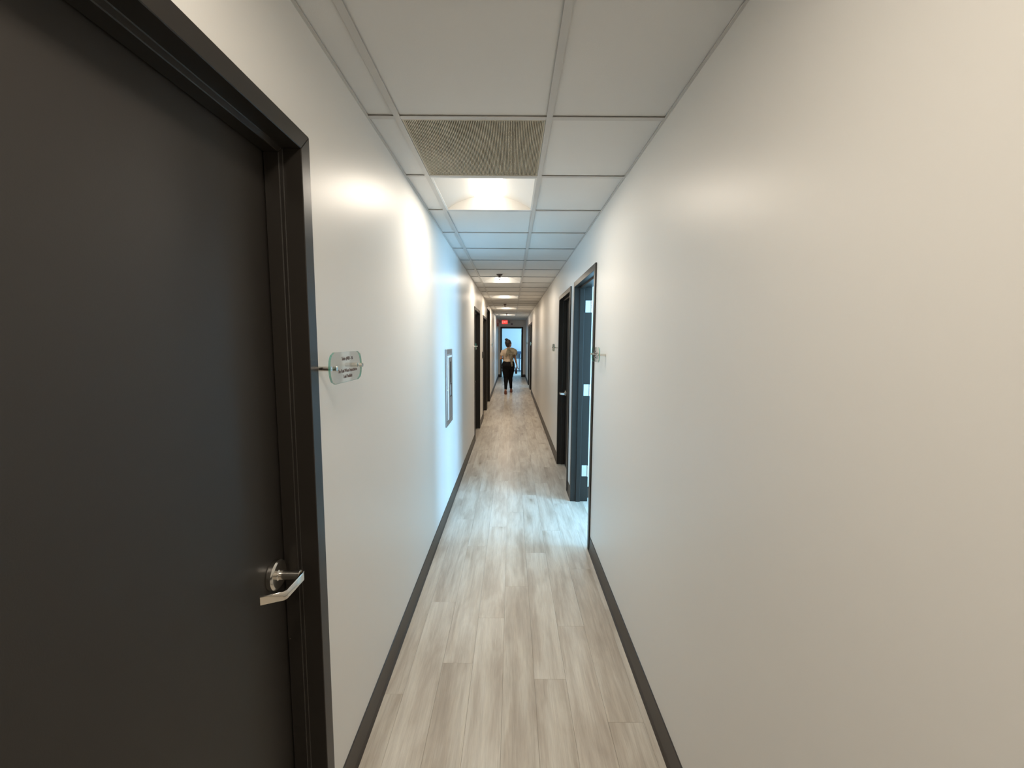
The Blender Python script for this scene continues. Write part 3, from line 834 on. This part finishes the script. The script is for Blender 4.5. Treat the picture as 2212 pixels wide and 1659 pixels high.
def hand(mb, w, dirv, side, curl):
    """palm and five fingers"""
    d = Vector(dirv).normalized(); sd = Vector(side).normalized(); nr = d.cross(sd).normalized()
    w = Vector(w)
    mb.tube([w - d * .01, w + d * .03, w + d * .085], [.022, .033, .034], 12, flat=0.42, up=nr)
    for i, (o_, ln) in enumerate(((-.027, .060), (-.009, .070), (.009, .066), (.026, .052))):
        b0 = w + d * .078 + sd * o_
        p1 = b0 + d * ln * .45 + nr * curl * .2 * ln; p2 = p1 + (d * .7 + nr * curl).normalized() * ln * .35; p3 = p2 + (d * .3 + nr * curl).normalized() * ln * .25
        mb.tube([b0, p1, p2, p3], [.0092, .0088, .008, .0066], 8)
    t0 = w + d * .03 - sd * .026
    mb.tube([t0, t0 - sd * .022 + d * .022, t0 - sd * .026 + d * .052 + nr * .012], [.0115, .0105, .0085], 8)

HEAD = Vector((0.004, .015, 1.525)); HR = Euler((math.radians(6), math.radians(3), math.radians(-52))).to_matrix()
def hp(x, y, z): return HEAD + HR @ Vector((x, y, z))
body = MB()
torso(body, 0.80, 1.47, -0.012)
body.ball(hp(0, .0, .015), .074, .092, .098, 20, HR); body.ball(hp(0, .028, -.055), .055, .062, .060, 16, HR)
body.tube([hp(0, .088, .012), hp(0, .108, -.020), hp(0, .094, -.032)], [.008, .014, .012], 10)         # nose
for s in (-1, 1): body.ball(hp(s * .074, -.004, -.012), .010, .020, .030, 10, HR)                      # ears
for h, k, a in ((HIP_L, KN_L, AN_L), (HIP_R, KN_R, AN_R)):
    leg(body, h, k, a, -.008)
    body.tube([(a[0], a[1] - .035, .040), (a[0], a[1] + .02, .050), (a[0], a[1] + .10, .040), (a[0], a[1] + .17, .030)], [.030, .036, .038, .026], 12, flat=0.75)
    body.tube([(a[0], a[1], a[2] + .02), (a[0], a[1] - .005, .045)], [.034, .034], 12)
    for j in range(5): body.tube([(a[0] - .028 + .014 * j, a[1] + .155, .030), (a[0] - .030 + .015 * j, a[1] + .195 - .006 * abs(j - 1), .025)], [.0105, .009], 8)
arm(body, SH_L, EL_L, WR_L, -.004); arm(body, SH_R, EL_R, WR_R, -.004)
hand(body, WR_L, (.25, 1, .05), (0, -.05, 1), .5); hand(body, WR_R, (.22, .25, -1), (.1, 1, .2), .6)
person = organic('person', body, M['skin'], None, 0.0085, 3, (PX, PY, 0))
tag(person, 'person walking away in a cream top and black trousers, hair in a high bun', 'person')
def eye(s):
    MB().ball(hp(s * .030, .084, .012), .012, .008, .009, 12, HR).build('eye', M['eye'], person, smooth='all')
    MB().ball(hp(s * .030, .0905, .012), .0055, .003, .0055, 10, HR).build('iris', M['dark'], person, smooth='all')
eye(-1); eye(1)
MB().ball(hp(0, .087, -.058), .022, .008, .008, 12, HR).build('mouth', M['lip'], person, smooth='all')

hair = MB()
hair.ball(hp(0, -.022, .032), .090, .097, .104, 20, HR)
hair.ball(hp(0, -.050, -.030), .066, .050, .070, 16, HR)
for s in (-1, 1): hair.tube([hp(s * .060, -.02, -.03), hp(s * .055, -.045, -.075), hp(s * .050, -.05, -.095)], [.022, .016, .006], 8)
bun = Vector((-.060, -.045, 1.648))
hair.ball(bun, .050, .046, .040, 16)
for i in range(9):
    q = 2 * math.pi * i / 9
    hair.ball(bun + Vector((.036 * math.cos(q), .030 * math.sin(q), .014 * math.sin(3 * q))), .020, .020, .020, 8)
hair.tube([bun + Vector((.03, .02, -.02)), hp(0, -.06, .09)], [.034, .04], 10)
hair_o = organic('hair', hair, M['hair'], person, 0.007, 4, disp=(0.006, 60))
# trim the hair away from the face
bm = bmesh.new(); bm.from_mesh(hair_o.data)
bmesh.ops.delete(bm, geom=[v for v in bm.verts if (lambda q: q.y > .055 and q.z < .075)(HR.inverted() @ (v.co - HEAD))], context='VERTS')
bm.to_mesh(hair_o.data); bm.free()
MB().lathe([(-.006, .030), (.006, .032)], bun + Vector((.022, .014, -.028)), (-.5, -.3, .8), 14).build('hair_tie', M['lip'], hair_o, smooth=True)

shirt = MB()
torso(shirt, 0.98, 1.385, 0.012)
arm(shirt, SH_L, EL_L, WR_L, .010, .62); arm(shirt, SH_R, EL_R, WR_R, .010, .55)
organic('shirt', shirt, M['shirt'], person, 0.010, 4, disp=(0.008, 14))
pants = MB()
torso(pants, 0.80, 1.0, 0.012); pants.loft([ring(0, -.015, .78, .17, .12), ring(0, 0, 1.012, .158, .114)])
leg(pants, HIP_L, KN_L, lerp(KN_L, AN_L, .90), .006); leg(pants, HIP_R, KN_R, lerp(KN_R, AN_R, .90), .006)
for s in (-1, 1): pants.ball((s * .085, -.070, .845), .100, .085, .100, 14)
organic('trousers', pants, M['pants'], person, 0.010, 4, disp=(0.004, 18))
for a in (AN_L, AN_R):
    so = MB()
    so.loft([[(a[0] + sx * w_, a[1] + y_, z_) for sx, z_ in ((-1, 0.002), (1, 0.002), (1, .014), (-1, .014))] for y_, w_ in ((-.065, .018), (-.05, .032), (.05, .030), (.12, .042), (.19, .038), (.215, .018))])
    st = so.build('sandal_sole', M['sandal'], person, bevel=0.002)
    sp = MB()
    sp.tube([(a[0] - .040, a[1] + .12, .012), (a[0] - .034, a[1] + .118, .05), (a[0], a[1] + .115, .074), (a[0] + .034, a[1] + .118, .05), (a[0] + .040, a[1] + .12, .012)], .008, 8)
    sq = MB(); sq.tube([(a[0] - .036, a[1] + .02, .085), (a[0] - .030, a[1] - .03, .088), (a[0], a[1] - .046, .085), (a[0] + .030, a[1] - .03, .088), (a[0] + .036, a[1] + .02, .085)], .008, 8)
    sq.tube([(a[0], a[1] - .052, .012), (a[0], a[1] - .056, .05), (a[0], a[1] - .048, .085)], .016, 8)
    sp.build('sandal_strap', M['sandal'], person, smooth=True); sq.build('heel_strap', M['sandal'], person, smooth=True)

# jacket slung over the right shoulder: its own thing
jk = MB()
jk.loft([[(x, y, z) for x, y, z in r] for r in (
    [(-.035, .05, 1.39), (-.045, -.07, 1.395), (-.055, -.135, 1.33), (-.085, -.150, 1.20), (-.105, -.150, 1.12), (-.085, -.120, 1.12), (-.045, -.105, 1.24), (-.02, -.06, 1.35), (-.01, .05, 1.36)],
    [(.050, .06, 1.405), (.050, -.07, 1.41), (.055, -.140, 1.36), (.030, -.165, 1.27), (.020, -.165, 1.20), (.028, -.130, 1.20), (.050, -.115, 1.27), (.055, -.06, 1.36), (.05, .06, 1.37)],
    [(.150, .08, 1.395), (.155, -.06, 1.395), (.165, -.125, 1.35), (.170, -.160, 1.27), (.165, -.160, 1.19), (.165, -.120, 1.19), (.165, -.105, 1.26), (.155, -.05, 1.34), (.15, .08, 1.35)],
    [(.235, .07, 1.345), (.245, -.04, 1.34), (.252, -.09, 1.30), (.255, -.110, 1.24), (.245, -.110, 1.17), (.235, -.080, 1.17), (.232, -.075, 1.23), (.228, -.03, 1.29), (.225, .07, 1.30)],
    [(.262, .05, 1.29), (.275, -.02, 1.28), (.275, -.05, 1.26), (.272, -.060, 1.22), (.262, -.060, 1.19), (.255, -.045, 1.19), (.255, -.04, 1.22), (.252, -.02, 1.25), (.252, .05, 1.26)])])
jk.tube([(.15, .09, 1.37), (.14, .15, 1.25), (.13, .16, 1.10)], [.06, .07, .05], 12, flat=0.5)
jk.tube([(.085, -.140, 1.25), (.070, -.150, 1.15), (.080, -.150, 1.05), (.098, -.150, .95), (.122, -.160, .84)], [.030, .036, .028, .034, .026], 12, flat=0.6)
jk.tube([(.125, -.130, 1.22), (.115, -.135, 1.12), (.105, -.135, 1.03)], [.03, .03, .016], 10, flat=0.5)
jacket = organic('jacket', jk, M['jacket'], None, 0.009, 3, (PX, PY, 0), disp=(0.010, 17))
tag(jacket, 'olive-grey jacket slung over the walking person\'s shoulder', 'jacket')

# small dark bag hanging at the right hip from the forearm
root = empty('handbag', (PX + .240, PY + .06, .60)); tag(root, 'small dark plum bag hanging at the walking person\'s hip', 'bag')
MB().loft([[(x * w_, y * l_, z) for x, y in ((-1, -1), (1, -1), (1, 1), (-1, 1))] for z, w_, l_ in ((0, .022, .085), (.03, .034, .095), (.12, .030, .095), (.20, .018, .088))]).build('bag_body', M['bag'], root, bevel=0.008, smooth=True, bseg=2)
MB().tube([(.0, -.06, .195), (.006, -.055, .23), (.014, -.03, .265), (.020, 0, .275), (.014, .03, .265), (.006, .055, .23), (0, .06, .195)], .005, 8).build('bag_strap', M['bag'], root, smooth=True)
